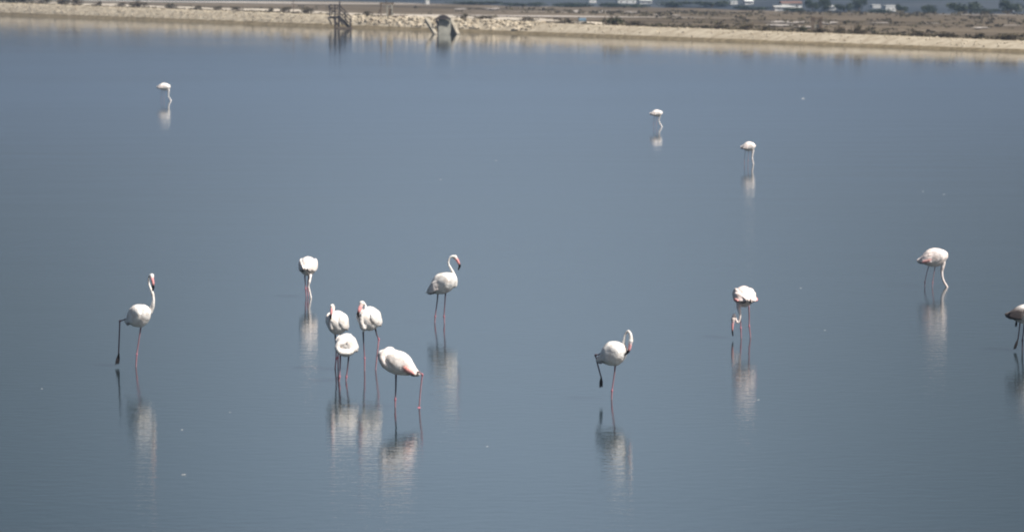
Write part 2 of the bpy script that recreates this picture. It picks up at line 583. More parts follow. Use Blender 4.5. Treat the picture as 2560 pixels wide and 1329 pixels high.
bm = bmesh.new(); add_bar(bm, (-0.95, 0.1, 0.0), (-0.55, 0, 0.9), 0.07); obj('strut', bm, M_wood, sl)
o, _t = crest_point(1000, 2.8)
bm = bmesh.new()
add_bar(bm, (-0.75, 0, 0), (0.75, 0.1, 0.05), 0.16, 0.22); add_bar(bm, (-0.7, 0.3, 0.02), (0.6, 0.25, 0.0), 0.14, 0.16)
tag(obj('timber', bm, M_wood, loc=o + Vector((0, 0, 0.10))), 'dark timber baulks lying on the bank crest beside the sluice frame', 'timber')

# sluice gate far right in the scrub
def back_point(px, py, t0=0.0):
    """land point behind the crest seen at a pixel"""
    dr = ray(px, py)
    k = 150.0
    O = Vector((0, 0, H))
    while k < 3000:
        p = O + dr * (k / dr.y)
        rel = p - A0
        t, d = rel.dot(TD), rel.dot(ND)
        if d > 3.7 and max(terr(t, d), hill_z(p.x, p.y)) >= p.z:
            return Vector((p.x, p.y, max(terr(t, d), hill_z(p.x, p.y))))
        k += 0.5
    return p

o = back_point(2042, 81)
sg = F / o.y
gt = empty('sluice_gate', o, 0, 'brown upright sluice gate with two thick posts and a lintel standing in the scrub', 'sluice')
hgt = 36 / sg
for dx in (-10, 9):
    bm = bmesh.new(); add_box(bm, (dx / sg, 0, hgt * 0.45), (7.5 / sg, 0.28, hgt * 0.95)); obj('post', bm, M_wood, gt)
bm = bmesh.new(); add_box(bm, (-0.5 / sg, 0, hgt * 0.96), (30 / sg, 0.34, 7 / sg)); obj('lintel', bm, M_wood, gt)
bm = bmesh.new(); add_box(bm, (-0.5 / sg, 0.02, hgt * 0.28), (11 / sg, 0.10, hgt * 0.5)); obj('gate_board', bm, M_conc, gt)

# pale salt crust lying in patches on the flats
M_salt = mat('salt_crust', (0.20, 0.17, 0.145), 0.9, (0.46, 0.42, 0.38), 0.6)
bm = bmesh.new()
rnd = random.Random(3)
for px, py, w, h in ((1970, 58, 95, 5), (1950, 66, 60, 4), (2070, 60, 36, 5), (2012, 70, 50, 3), (1690, 41, 18, 3), (1505, 31, 34, 4), (1575, 33, 40, 3), (1642, 40, 12, 3),
                     (2200, 60, 60, 2), (2330, 61, 50, 2), (2455, 72, 36, 3), (2530, 66, 56, 1.5), (1440, 31, 14, 5), (1360, 24, 16, 4), (1230, 24, 44, 4), (1150, 25, 30, 3)):
    ring_ = []
    for k in range(18):
        a = 2 * math.pi * k / 18
        q = 1 + 0.55 * rnd.uniform(-1, 1)
        p = terrain_hit(px + w / 2 * q * math.cos(a), py + h / 2 * q * math.sin(a))
        ring_.append(bm.verts.new((p.x, p.y, p.z + 0.12)))
    bm.faces.new(ring_)
bmesh.ops.recalc_face_normals(bm, faces=bm.faces)
for f in bm.faces:
    if f.normal.z < 0: f.normal_flip()
tag(obj('salt_crust', bm, M_salt), kind='structure')

# blue drum and its post
o, _t = crest_point(1456, 4.3)
dr_ = empty('water_drum', o, 0, 'faded blue drum lying at the edge of the scrub behind the bank', 'drum')
bm = bmesh.new()
r = bmesh.ops.create_cone(bm, cap_ends=True, segments=20, radius1=0.21, radius2=0.21, depth=0.62)
bmesh.ops.transform(bm, matrix=Matrix.Translation((0, 0, 0.30)) @ Matrix.Rotation(R(88), 4, 'Y'), verts=r['verts'])
for dx in (-0.15, 0.15):
    r = bmesh.ops.create_cone(bm, cap_ends=True, segments=20, radius1=0.225, radius2=0.225, depth=0.03)
    bmesh.ops.transform(bm, matrix=Matrix.Translation((dx, 0, 0.30)) @ Matrix.Rotation(R(88), 4, 'Y'), verts=r['verts'])
obj('drum_body', bm, M_blue, dr_, smooth=False)
o, _t = crest_point(1447, 4.2)
bm = bmesh.new(); add_box(bm, (0, 0, 0.25), (0.11, 0.11, 0.62)); add_box(bm, (0, 0, 0.58), (0.15, 0.15, 0.05))
tag(obj('marker_post', bm, M_steel, loc=o), 'short dark post standing beside the blue drum', 'post')

# ------------------------------------------------------------------ vegetation
def foliage_bm(w, h, n, leaf, seed, flat=0.6, hole=0.25, depth=None):
    rnd = random.Random(seed)
    bm = bmesh.new()
    depth = depth or w * flat
    lobes = [(rnd.uniform(-0.38, 0.38) * w, rnd.uniform(-0.35, 0.35) * depth, rnd.uniform(0.25, 0.72) * h, rnd.uniform(0.16, 0.34)) for _ in range(9)]
    k = 0
    while k < n:
        lx, ly, lz, lr = rnd.choice(lobes)
        v = Vector((rnd.gauss(0, 1), rnd.gauss(0, 1), rnd.gauss(0, 1))).normalized() * (rnd.random() ** 0.45)
        p = Vector((lx + v.x * lr * w, ly + v.y * lr * depth, lz + v.z * lr * h * 1.1))
        if p.z < 0.02 * h: p.z = rnd.uniform(0, 0.15) * h
        s = leaf * rnd.uniform(0.6, 1.5)
        a = Vector((rnd.gauss(0, 1), rnd.gauss(0, 1), rnd.gauss(0, 1))).normalized()
        b = a.cross(Vector((rnd.gauss(0, 1), rnd.gauss(0, 1), rnd.gauss(0, 1)))).normalized()
        vs = [bm.verts.new(p + a * s), bm.verts.new(p + b * s * 0.5), bm.verts.new(p - a * s), bm.verts.new(p - b * s * 0.5)]
        bm.faces.new(vs)
        k += 1
    return bm

def twigs_bm(w, h, n, seed):
    rnd = random.Random(seed)
    bm = bmesh.new()
    for _ in range(n):
        x = rnd.uniform(-0.2, 0.2) * w
        a = Vector((x, rnd.uniform(-0.1, 0.1) * w, 0))
        b = Vector((x * 2 + rnd.uniform(-0.2, 0.2) * w, rnd.uniform(-0.2, 0.2) * w, h * rnd.uniform(0.6, 1.05)))
        add_bar(bm, a, b, 0.012 + 0.01 * h)
    return bm

bush_meshes = []
for i in range(6):
    ob = obj('tmp', foliage_bm(1.0, 1.0, 420, 0.055, 50 + i), M_scrub if i % 3 else M_green)
    tw = obj('tmp', twigs_bm(1.0, 0.9, 14, 90 + i), M_twig)
    bush_meshes.append((ob.data, tw.data))
    bpy.data.objects.remove(ob); bpy.data.objects.remove(tw)

def bush(p, w, h, var, label, group='bushes growing along the back of the stony bank', name='bush'):
    e = empty(name, p, random.uniform(-0.5, 0.5), label, 'bush', group)
    lf, tw = bush_meshes[var % 6]
    for nm, me in (('foliage', lf), ('stem', tw)):
        c = bpy.data.objects.new(nm, me); C.objects.link(c); c.parent = e
        c.scale = (w, w * 0.8, h)
    return e

# px centre, base row (None = on the crest), width px, height px, label
BUSH = [
    (20, 12, 90, 10, 0, 'low dark bush at the far left end of the bank crest'),
    (58, 11, 40, 13, 1, 'dark brown bush second from the left end of the bank crest'),
    (100, 10, 50, 9, 2, 'flat scrubby bush on the crest between two taller dark bushes at the left'),
    (158, 13, 42, 13, 4, 'rounded dark bush left of the gap in the crest scrub'),
    (190, 14, 30, 14, 1, 'dark twiggy bush just right of the rounded bush near the left of the bank'),
    (244, 15, 20, 9, 2, 'small isolated bush alone on the bank crest in the left gap'),
    (305, 17, 24, 9, 5, 'small brown bush left of the tall dark bush on the crest'),
    (345, 18, 46, 13, 4, 'tall dark bush on the crest above the left of the bank'),
    (425, 22, 34, 8, 1, 'low brown bush midway between the left end and the gangway'),
    (488, 26, 30, 7, 2, 'low dry bush on the crest right of the longer brown one'),
    (545, 28, 24, 7, 5, 'small dark tuft bush on the left half of the crest'),
    (590, 32, 34, 7, 1, 'thin low bush on the crest left of the wooden stake'),
    (672, 36, 22, 9, 2, 'small bush left of the bare leafless sapling'),
    (716, 39, 30, 13, 5, 'grey brown bush at the foot of the bare leafless sapling'),
    (768, 41, 36, 13, 4, 'round brown bush just left of the steel gangway'),
    (918, 41, 26, 9, 1, 'small dry bush between the gangway and the sluice frame'),
    (1152, 44, 32, 12, 2, 'brown bush just right of the concrete outfall'),
    (1216, 54, 62, 10, 5, 'long low brown bush right of the outfall'),
    (1320, 60, 44, 8, 1, 'low dark bush beneath the pale mound'),
    (1400, 64, 60, 6, 2, 'flat dark scrub bush left of the blue drum'),
    (1522, 70, 70, 18, 3, 'broad green bush right of the blue drum'),
    (1588, 71, 44, 9, 1, 'low brown bush right of the broad green bush'),
    (1640, 73, 34, 6, 0, 'small greenish bush right of the middle of the crest'),
    (1755, 77, 30, 6, 2, 'flat small bush alone on the right half of the crest'),
    (1800, 79, 42, 9, 4, 'low dark bush left of the paired dark bushes'),
    (1868, 81, 38, 13, 5, 'peaked dark bush left of the brown sluice gate'),
    (1915, 83, 36, 8, 1, 'low black looking bush just left of the pale flats'),
    (2000, 85, 32, 14, 3, 'dark bush directly left of the brown sluice gate'),
    (2050, 86, 44, 8, 1, 'low bush at the foot of the brown sluice gate'),
    (2098, 88, 26, 16, 4, 'upright dark bush right of the brown sluice gate'),
    (2136, 90, 30, 20, 2, 'tall twiggy bush second to the right of the brown sluice gate'),
    (2158, 90, 26, 10, 5, 'small dark bush right of the tall twiggy bush'),
    (2295, 95, 44, 10, 1, 'low dark bush on the right part of the crest'),
    (2360, 97, 56, 11, 4, 'wide dark bush on the right part of the crest'),
    (2440, 99, 40, 12, 2, 'brown bush near the right end of the crest'),
    (2520, 102, 60, 14, 5, 'wide brown bush at the right end of the crest'),
]
for i, (px, py, w, h, v, lab) in enumerate(BUSH):
    t = t_of(px, 3.2)
    p = shore(t, 3.2, bank_z(t, 3.2) - 0.03)
    s_ = F / p.y
    bush(p, w * 1.1 / s_, (h * 1.2 + 5) / s_, v, lab)

# bare sapling
o, _t = crest_point(733, 3.6)
sp = empty('bare_sapling', o, 0.3, 'thin bare leafless sapling standing on the bank left of the gangway', 'sapling')
bm = bmesh.new()
add_bar(bm, (0, 0, 0), (0.05, 0, 0.8), 0.07); add_bar(bm, (0.05, 0, 0.8), (0.02, 0.05, 1.5), 0.045)
obj('trunk', bm, M_twig, sp)
bm = bmesh.new()
for a, b in (((0.04, 0, 0.7), (0.4, 0, 1.15)), ((0.05, 0, 0.9), (-0.25, 0.1, 1.3)), ((0.04, 0, 1.1), (0.22, -0.1, 1.5)), ((0.03, 0, 1.3), (-0.1, 0, 1.65))):
    add_bar(bm, a, b, 0.03)
obj('branches', bm, M_twig, sp)

# low scrub over the flats: nobody could count it
bm = bmesh.new()
rnd = random.Random(11)
for _ in range(9000):
    t = rnd.uniform(T0 + 5, LEN + 60)
    if rnd.random() < 0.16: d = rnd.uniform(2.9, 4.2)
    else: d = 3.2 + 420 * rnd.random() ** 1.5
    if t < tt and 4.2 < d < track_d(t) and rnd.random() < 0.93: continue
    if d > 13 and noise.noise(Vector((t * 0.02, d * 0.05, 8))) < -0.05: continue
    p = shore(t, d, bank_z(t, d) if d < 4 else terr(t, d))
    w = rnd.uniform(0.25, 0.9) * (0.8 + d / 220)
    h = w * rnd.uniform(0.25, 0.5) * (0.7 if d < 5 else 1)
    for _k in range(9):
        a = rnd.uniform(0, 6.28)
        q = p + Vector((rnd.uniform(-.5, .5) * w, rnd.uniform(-.5, .5) * w, rnd.uniform(0, .7) * h))
        e1 = Vector((math.cos(a), math.sin(a), rnd.uniform(-.5, .5))) * w * 0.20
        e2 = Vector((rnd.uniform(-.3, .3), rnd.uniform(-.3, .3), 1)) * h * 0.42
        vs = [bm.verts.new(q - e1), bm.verts.new(q - e2 * .4), bm.verts.new(q + e1), bm.verts.new(q + e2)]
        bm.faces.new(vs)
tag(obj('low_scrub', bm, M_scrub), 'dry brown low scrub spread over the salt flats', 'scrub', kind='stuff')

# loose stones of the bank
bm = bmesh.new()
rnd = random.Random(5)
t_rub0, t_rub1 = t_of(860, 1), t_of(1330, 1)
for _ in range(4200):
    t = rnd.uniform(T0, T1)
    big = t_rub0 < t < t_rub1 and rnd.random() < 0.75
    if t > t_rub1 and rnd.random() < 0.7: continue
    d = rnd.uniform(0.5, 2.6)
    r_ = rnd.uniform(0.05, 0.12) * (2.2 if big else 1)
    c = shore(t, d, bank_z(t, d) + r_ * 0.1)
    r = bmesh.ops.create_icosphere(bm, subdivisions=1, radius=r_)
    sx = Vector((rnd.uniform(.7, 1.4), rnd.uniform(.7, 1.4), rnd.uniform(.45, .9)))
    q = Matrix.Rotation(rnd.uniform(0, 6.28), 3, 'Z')
    for v in r['verts']:
        v.co = c + q @ Vector((v.co.x * sx.x, v.co.y * sx.y, v.co.z * sx.z)) * rnd.uniform(0.8, 1.15)
tag(obj('rubble', bm, M_stone), 'pale limestone rubble covering the slope of the bank', 'rubble', kind='stuff')

# ------------------------------------------------------------------ far trees and houses
def far_y(px, py, z):
    d = ray(px, py)
    return Vector((0, 0, H)) + d * ((z - H) / d.z)

tree_meshes = []
for i in range(4):
    ob = obj('tmp', foliage_bm(1.0, 1.0, 1500, 0.040, 200 + i, flat=0.9), M_leaf)
    tree_meshes.append(ob.data); bpy.data.objects.remove(ob)
bm = bmesh.new()
c_ = bm.verts.layers.float_color.new('c')
tube(bm, [(0, 0, -0.3), (0.01, 0, 0.2), (-0.02, 0, 0.5)], [0.05, 0.035, 0.015], [(1, 1, 1, 1)] * 3, c_, seg=7)
tube(bm, [(0.0, 0, 0.2), (0.15, 0.03, 0.35), (0.25, 0.05, 0.55)], [0.025, 0.018, 0.008], [(1, 1, 1, 1)] * 3, c_, seg=6)
tube(bm, [(0.0, 0, 0.15), (-0.12, -0.03, 0.32), (-0.24, 0.02, 0.5)], [0.025, 0.018, 0.008], [(1, 1, 1, 1)] * 3, c_, seg=6)
ob = obj('tmp', bm, M_trunk); trunk_me = ob.data; bpy.data.objects.remove(ob)

def far_tree(px, base, w, h, v, lab, cat='tree'):
    p = far_place(px, base)
    s_ = F / p.y
    e = empty('tree', p, v * 1.3, lab, cat, 'trees beyond the salt flats')
    c = bpy.data.objects.new('crown', tree_meshes[v % 4]); C.objects.link(c); c.parent = e
    c.scale = (w / s_ * 1.05, w / s_ * 1.05, h / s_ * 1.12)
    k = bpy.data.objects.new('trunk', trunk_me); C.objects.link(k); k.parent = e
    k.scale = (w / s_, w / s_, h / s_)
    return e

def far_place(px, py):
    """ground point on the far plain at a pixel"""
    return back_point(px, py)

TREES = [
    (2031, 26, 36, 30, 0, 'dark bushy tree left of the small white slanted roof'),
    (2062, 26, 40, 34, 1, 'dark tree touching the left side of the small white slanted roof'),
    (2110, 30, 46, 22, 2, 'low rounded dark tree right of the small white slanted roof'),
    (2148, 28, 36, 34, 3, 'tall dark tree between the slanted roof and the flat white huts'),
    (2254, 31, 30, 22, 0, 'small dark tree right of the taller flat white hut'),
    (2322, 34, 50, 22, 1, 'grey green tree left of the big round dark tree'),
    (2412, 36, 84, 32, 2, 'broad round dark tree, the biggest at the right'),
    (2470, 36, 60, 14, 3, 'low spreading dark tree between the broad tree and the rightmost one'),
    (2528, 34, 58, 38, 0, 'tall dark tree behind the white house at the right edge'),
    (1985, 31, 70, 12, 1, 'low wide tree below the house with the pale roof'),
    (1780, 18, 90, 16, 2, 'wide dark tree clump right of the long white buildings'),
    (1690, 19, 80, 16, 3, 'wide dark tree clump below the second long white building'),
    (1560, 20, 120, 13, 0, 'low dark tree clump in front of the long white building'),
    (1430, 19, 130, 12, 1, 'low dark tree clump left of the long white building'),
    (1310, 17, 110, 11, 2, 'low dark tree clump above the pale mound'),
    (1190, 13, 120, 10, 3, 'low dark tree clump right of the small blue and white hut'),
    (1880, 26, 90, 12, 0, 'low dark tree clump between the long white buildings and the pale roof'),
    (2200, 33, 80, 9, 1, 'low hedge like tree clump under the flat white huts'),
]
for a in TREES: far_tree(*a)

def house(px, base, w, h, lab, roof='flat', rm=M_roofp, wm=M_wall, windows=2):
    p = far_place(px, base)
    s_ = F / p.y
    w, h = w / s_, h / s_
    dp = max(2.2, w * 0.7)
    e = empty('house', p, 0.12, lab, 'house', 'white buildings beyond the flats')
    bm = bmesh.new(); add_box(bm, (0, dp / 2, h * 0.5 - 0.3), (w, dp, h + 0.6)); obj('wall', bm, wm, e)
    bm = bmesh.new()
    if roof == 'flat': add_box(bm, (0, dp / 2, h + 0.06), (w * 1.04, dp * 1.05, 0.12))
    elif roof == 'gable':
        rh = h * 0.45
        add_prism(bm, [(-w * .54, -0.15, h), (w * .54, -0.15, h), (w * .54, dp / 2, h + rh), (-w * .54, dp / 2, h + rh)], (0, 0, 0.06))
        add_prism(bm, [(-w * .54, dp + .15, h), (w * .54, dp + .15, h), (w * .54, dp / 2, h + rh), (-w * .54, dp / 2, h + rh)], (0, 0, 0.06))
    else:
        add_prism(bm, [(-w * .54, -0.2, h * 0.80), (w * .54, -0.2, h * 1.25), (w * .54, -0.2, h * 1.33), (-w * .54, -0.2, h * 0.88)], (0, dp + .4, 0))
    obj('roof', bm, rm, e)
    for k in range(windows):
        x = (k + 0.5) / windows * w - w / 2
        bm = bmesh.new(); add_box(bm, (x, -0.01, h * 0.48), (w * 0.09, 0.06, h * 0.26)); obj('window', bm, M_dark, e)
    return e

HOUSES = [
    (1957, 26, 40, 7, 'low house with a long pale slanted roof left of the dark trees', 'gable', M_roofp, 2),
    (1980, 22, 50, 12, 'house with a dull red tiled roof behind the long pale roof', 'gable', M_roofr, 2),
    (2080, 26, 20, 8, 'small white hut with a slanted roof between dark trees', 'slant', M_wall, 0),
    (2192, 21, 20, 6, 'small low flat white hut, left of the two flat huts', 'flat', M_wall, 0),
    (2227, 29, 26, 13, 'taller flat white hut, right of the two flat huts', 'flat', M_wall, 2),
    (2540, 29, 34, 8, 'white house with a low roof at the right edge under a tall tree', 'slant', M_wall, 1),
    (1568, 9, 46, 8, 'long bright white building at the top of the picture', 'flat', M_roofp, 3),
    (1615, 10, 30, 7, 'second white building right of the long bright one', 'gable', M_roofp, 2),
    (1482, 8, 18, 8, 'pale building left of the long bright white one', 'flat', M_roofp, 1),
    (1835, 12, 18, 7, 'small white building among dark trees left of the gabled one', 'flat', M_wall, 1),
    (1873, 12, 22, 8, 'small white gabled building right of the flat one among dark trees', 'gable', M_wall, 1),
    (1069, 12, 9, 10, 'small bluish white hut above the outfall', 'flat', M_wall, 0),
]
for (px, b, w, h, lab, rf, rm, nw) in HOUSES: house(px, b, w, h, lab, rf, rm, M_wall, nw)

# ------------------------------------------------------------------ floating feathers
FEATHERS = [
    (459, 1186, 0.050, 'largest white feather floating on the water at the lower left'),
    (455, 1074, 0.028, 'small white feather floating above the largest one at the lower left'),
    (575, 1030, 0.032, 'small white feather floating left of the group of flamingos reflections'),
    (105, 971, 0.026, 'tiny white feather floating near the left edge'),
    (1218, 1115, 0.028, 'small white feather floating right of the sleeping flamingo reflection'),
    (1240, 401, 0.060, 'white feather floating on the upper middle water, the right one of two'),
    (1102, 449, 0.050, 'white feather floating on the upper middle water, the left one of two'),
    (2008, 247, 0.120, 'white feather floating on the far water at the upper right'),
    (2308, 479, 0.050, 'white feather floating above the right feeding flamingo, left of a pair'),
    (2360, 486, 0.050, 'white feather floating above the right feeding flamingo, right of a pair'),
    (2002, 720, 0.036, 'small white feather floating between the two right feeding flamingos'),
    (2062, 825, 0.034, 'small white feather floating right of the flamingo with the pink bill down'),
    (1896, 999, 0.030, 'small white feather floating beside the reflection of the bill down flamingo'),
]
for i, (px, py, s, lab) in enumerate(FEATHERS):
    p = on_plane(px, py)
    s *= 0.48
    bm = bmesh.new()
    n_ = 7
    rows = []
    for k in range(n_ + 1):
        u = k / n_
        w = 0.26 * math.sin(math.pi * min(1, 0.08 + u * 0.92)) ** 0.7
        z = 0.10 + 0.22 * u * u
        rows.append([bm.verts.new((s * (2 * u - 1), s * w * sgn, s * (z - 0.06 * abs(sgn)))) for sgn in (-1, 0, 1)])
        for v in rows[-1]: pass
    for a, b in zip(rows, rows[1:]):
        for j in (0, 1): bm.faces.new((a[j], a[j + 1], b[j + 1], b[j]))
    r = bmesh.ops.extrude_face_region(bm, geom=bm.faces[:])
    for v in [g for g in r['geom'] if isinstance(g, bmesh.types.BMVert)]: v.co.z += s * 0.12
    bmesh.ops.recalc_face_normals(bm, faces=bm.faces)
    f = obj('floating_feather', bm, M_feather, loc=p)
    f.rotation_euler = (0, 0, 0.5 * math.sin(i * 2.1))
    tag(f, lab, 'feather', 'white feathers floating on the water')

# ------------------------------------------------------------------ flamingos
def flamingo_material():
    m = bpy.data.materials.new('flamingo_plumage_and_skin')
    m.use_nodes = True
    n, l = m.node_tree.nodes, m.node_tree.links
    p = n['Principled BSDF']
    p.inputs['Roughness'].default_value = 0.75
    p.inputs['Specular IOR Level'].default_value = 0.25
    at = n.new('ShaderNodeAttribute'); at.attribute_name = 'pigment'
    tc = n.new('ShaderNodeTexCoord')
    nz = n.new('ShaderNodeTexNoise'); nz.inputs['Scale'].default_value = 14; nz.inputs['Detail'].default_value = 5
    l.new(tc.outputs['Object'], nz.inputs[0])
    rp = n.new('ShaderNodeValToRGB')
    rp.color_ramp.elements[0].position = 0.35; rp.color_ramp.elements[0].color = (0.82, 0.76, 0.72, 1)
    rp.color_ramp.elements[1].position = 0.6; rp.color_ramp.elements[1].color = (1, 1, 1, 1)
    l.new(nz.outputs[0], rp.inputs[0])
    mx = n.new('ShaderNodeMix'); mx.data_type = 'RGBA'; mx.blend_type = 'MULTIPLY'
    mx.inputs[0].default_value = 1
    l.new(at.outputs['Color'], mx.inputs[6]); l.new(rp.outputs[0], mx.inputs[7])
    l.new(mx.outputs[2], p.inputs['Base Color'])
    vz = n.new('ShaderNodeTexVoronoi'); vz.inputs['Scale'].default_value = 38
    l.new(tc.outputs['Object'], vz.inputs[0])
    b = n.new('ShaderNodeBump'); b.inputs['Strength'].default_value = 0.45; b.inputs['Distance'].default_value = 0.005
    l.new(vz.outputs['Distance'], b.inputs['Height'])
    l.new(b.outputs[0], p.inputs['Normal'])
    return m
M_fl = flamingo_material()

WHITE = (0.90, 0.88, 0.845, 1)
BLUSH = (0.88, 0.72, 0.68, 1)
PINK = (0.78, 0.36, 0.37, 1)
CRIM = (0.62, 0.12, 0.09, 1)
BLACK = (0.016, 0.014, 0.016, 1)
LEGP = (0.36, 0.215, 0.25, 1)
LEGD = (0.11, 0.08, 0.10, 1)  # dark leg tone, with shade painted into the colour
KNEE = (0.52, 0.20, 0.25, 1)

def mixc(a, b, t): return tuple(x + (y - x) * t for x, y in zip(a, b))

def flamingo(label, contact, centre, yaw, pitch, L, Hh, Wd, neck, head, bill, legs, feet=(), tint=0.0, patch=0.0, grey=0.0,
             dark_tail=0.5, group='flamingos wading in the shallow water', extra=None, voxel=0.0062, droop=0.0, plume=0.25, legw=1.0):
    cx, cy = contact
    base = on_plane(cx, cy)
    Y0 = base.y
    def P(px, py, dy=0.0):
        q = at_depth(px, py, Y0 + dy)
        return q - base
    ya, pi_ = R(yaw), R(pitch)
    fw = Vector((math.cos(ya) * math.cos(pi_), math.sin(ya) * math.cos(pi_), math.sin(pi_)))
    sd_ = Vector((-math.sin(ya), math.cos(ya), 0))
    up = fw.cross(sd_)
    if up.z < 0: up = -up
    c0 = P(centre[0], centre[1])
    white = mixc(WHITE, BLUSH, tint)
    bm = bmesh.new()
    lay = bm.verts.layers.float_color.new('pigment')
    h2, w2 = Hh / 2, Wd / 2
    # trunk: deep chest in front, narrowing to the tail
    prof = [(-.50, .10, .10, -.30, white), (-.44, .20, .26, -.26, white), (-.34, .43, .50, -.16, white), (-.20, .78, .82, -.04, white), (-.05, .98, 1.0, 0, white),
            (.10, 1.0, .98, .0, white), (.24, .88, .86, .02, white), (.36, .66, .64, .08, white), (.44, .42, .42, .14, white), (.485, .18, .2, .18, white)]
    Z = catmull([[u, a, b, c] for u, a, b, c, _ in prof], 3)
    secs = [(c0 + fw * (u * L) + up * (c * h2), b * w2, a * h2, sd_, up) for u, a, b, c in Z]
    loft(bm, secs, 28, [mixc(white, (0.14, 0.12, 0.12, 1), grey * min(1, max(0, (-0.05 - z[0]) / 0.25))) for z in Z], lay)
    # folded wings lying over the flanks, tips reaching past the tail
    for s in (-1, 1):
        wp = [(-.52, .06, .04, -.26), (-.40, .24, .10, -.20), (-.24, .46, .17, -.08), (-.06, .66, .24, .06), (.12, .66, .26, .16), (.25, .46, .2, .2), (.32, .2, .08, .2)]
        Z = catmull([list(x) for x in wp], 3)
        secs, cols = [], []
        for u, a, b, c in Z:
            side = s * w2 * (0.80 - 0.55 * max(0, (-u - 0.1)) / 0.42)
            secs.append((c0 + fw * (u * L) + up * (c * h2 * 1.0) + sd_ * side, b * w2 * 1.15, a * h2, sd_, up))
            cols.append(mixc(white, (0.16, 0.14, 0.13, 1), grey * min(1, max(0, (0.1 - u) / 0.3))))
        loft(bm, secs, 20, cols, lay)
        # long loose plumes that overlap the wing end
        for k in range(6 if plume > 0 else 0):
            v0 = 0.38 - 0.15 * k
            a = c0 + fw * ((-0.02 - 0.01 * k) * L) + up * ((v0) * h2) + sd_ * (s * w2 * (1.03 - 0.08 * abs(v0)))
            b = c0 + fw * ((-0.27 - 0.02 * k) * L) + up * ((v0 * 0.7 - 0.10 - droop * 0.6) * h2) + sd_ * (s * w2 * 0.74)
            e = c0 + fw * ((-0.50 + 0.02 * k) * L) + up * ((-0.24 + 0.14 * v0 - 0.6 * droop) * h2) + sd_ * (s * w2 * 0.20)
            col = mixc(mixc(white, BLUSH, 0.25 + 0.15 * (k % 2)), (0.10, 0.085, 0.085, 1), grey)
            tube(bm, [a, (a + b) / 2 + sd_ * (s * 0.012), b, e], [0.014, 0.026, 0.021, 0.006], [col] * 4, lay, n=4, seg=8, flat=0.8)
        # crimson coverts showing below the plumes
        if patch > 0:
            q = c0 + fw * (-0.16 * L) + up * (-0.20 * h2) + sd_ * (s * w2 * 1.02)
            tube(bm, [q + fw * 0.055 + up * 0.02, q + fw * 0.02, q - fw * 0.05 - up * 0.015, q - fw * 0.11 - up * 0.03],
                 [0.012, 0.030 * (0.7 + 0.5 * patch), 0.026 * (0.7 + 0.5 * patch), 0.004],
                 [mixc(PINK, CRIM, 0.3), mixc(PINK, CRIM, 0.5 + 0.5 * patch), mixc(PINK, CRIM, 0.4), PINK], lay, n=4, seg=10, flat=0.8)
        # black flight feathers peeping out below
        if dark_tail > 0:
            a = c0 + fw * (-0.22 * L) + up * (-0.45 * h2) + sd_ * (s * w2 * 0.62)
            b = c0 + fw * (-0.49 * L) + up * (-0.42 * h2) + sd_ * (s * w2 * 0.22)
            dk = mixc((0.30, 0.26, 0.26, 1), BLACK, dark_tail)
            tube(bm, [a, (a + b) / 2 - up * 0.012, b], [0.010, 0.020, 0.006], [dk] * 3, lay, n=5, seg=8)
    if extra: extra(bm, lay, P, white)
    # neck
    ndef = fw.y * 0.36 * L
    root = c0 + fw * (0.24 * L) + up * (0.02 * h2)
    pts = [root] + [P(q[0], q[1], ndef + (q[3] if len(q) > 3 else 0)) for q in neck]
    rad = [min(0.085, h2 * 0.55)] + [q[2] for q in neck]
    cols = [white] * len(pts)
    if head:
        hx, hy, hr, hdy = head
        hp = P(hx, hy, ndef + hdy)
        pts.append(hp); rad.append(hr * 0.72); cols.append(white)
    if neck:
        tube(bm, pts, rad, cols, lay, n=7, seg=14)
    if head:
        first = P(bill[0][0], bill[0][1], ndef + hdy + bill[0][3])
        ax = (first - hp).normalized()
        back = hp - ax * hr * 0.95
        tube(bm, [back, hp - ax * hr * 0.5, hp, hp + ax * hr * 0.7, first],
             [hr * 0.40, hr * 0.86, hr, hr * 0.82, bill[0][2]], [white, white, white, mixc(white, PINK, 0.25), PINK], lay, n=5, seg=14, flat=0.86)
        bp = [P(b[0], b[1], ndef + hdy + b[3]) for b in bill]
        bc = []
        br = []
        k0 = [b[4] for b in bill].index(True)
        for i, b in enumerate(bill):
            bc.append(BLACK if i >= k0 - 1 and (b[4] or i == k0 - 1 and i > 0) else PINK)
            br.append(b[2] * (1.30 if i >= k0 else 1.12) if i < len(bill) - 1 else 0.010)
        tube(bm, bp, br, bc, lay, n=6, seg=12, flat=0.85)
        # eyes
        sdv = ax.cross(Vector((0, 0, 1)))
        if sdv.length < 0.2: sdv = Vector((1, 0, 0))
        sdv.normalize()
    # thighs inside the belly feathers
    for lg in legs:
        q = P(*lg[0][:2], lg[0][2] if len(lg[0]) > 2 else 0)
        q2 = c0 * 0.45 + q * 0.55
        tube(bm, [q2 + Vector((0, 0, 0.02)), (q2 + q) / 2, q], [0.05, 0.030, 0.010], [white] * 3, lay, n=4, seg=10)
    src = [(v.co.copy(), tuple(v[lay])) for v in bm.verts]
    tmp = obj('tmp', bm, M_fl)
    md = tmp.modifiers.new('r', 'REMESH'); md.mode = 'VOXEL'; md.voxel_size = voxel; md.adaptivity = 0
    sm = tmp.modifiers.new('s', 'SMOOTH'); sm.factor = 0.5; sm.iterations = 1
    dg = bpy.context.evaluated_depsgraph_get()
    me = bpy.data.meshes.new_from_object(tmp.evaluated_get(dg))
    bpy.data.objects.remove(tmp)
    kd = KDTree(len(src))
    for i, (p, c) in enumerate(src): kd.insert(p, i)
    kd.balance()
    bm = bmesh.new(); bm.from_mesh(me)
    for k in list(bm.verts.layers.float_color.keys()):
        bm.verts.layers.float_color.remove(bm.verts.layers.float_color[k])
    lay = bm.verts.layers.float_color.new('pigment')
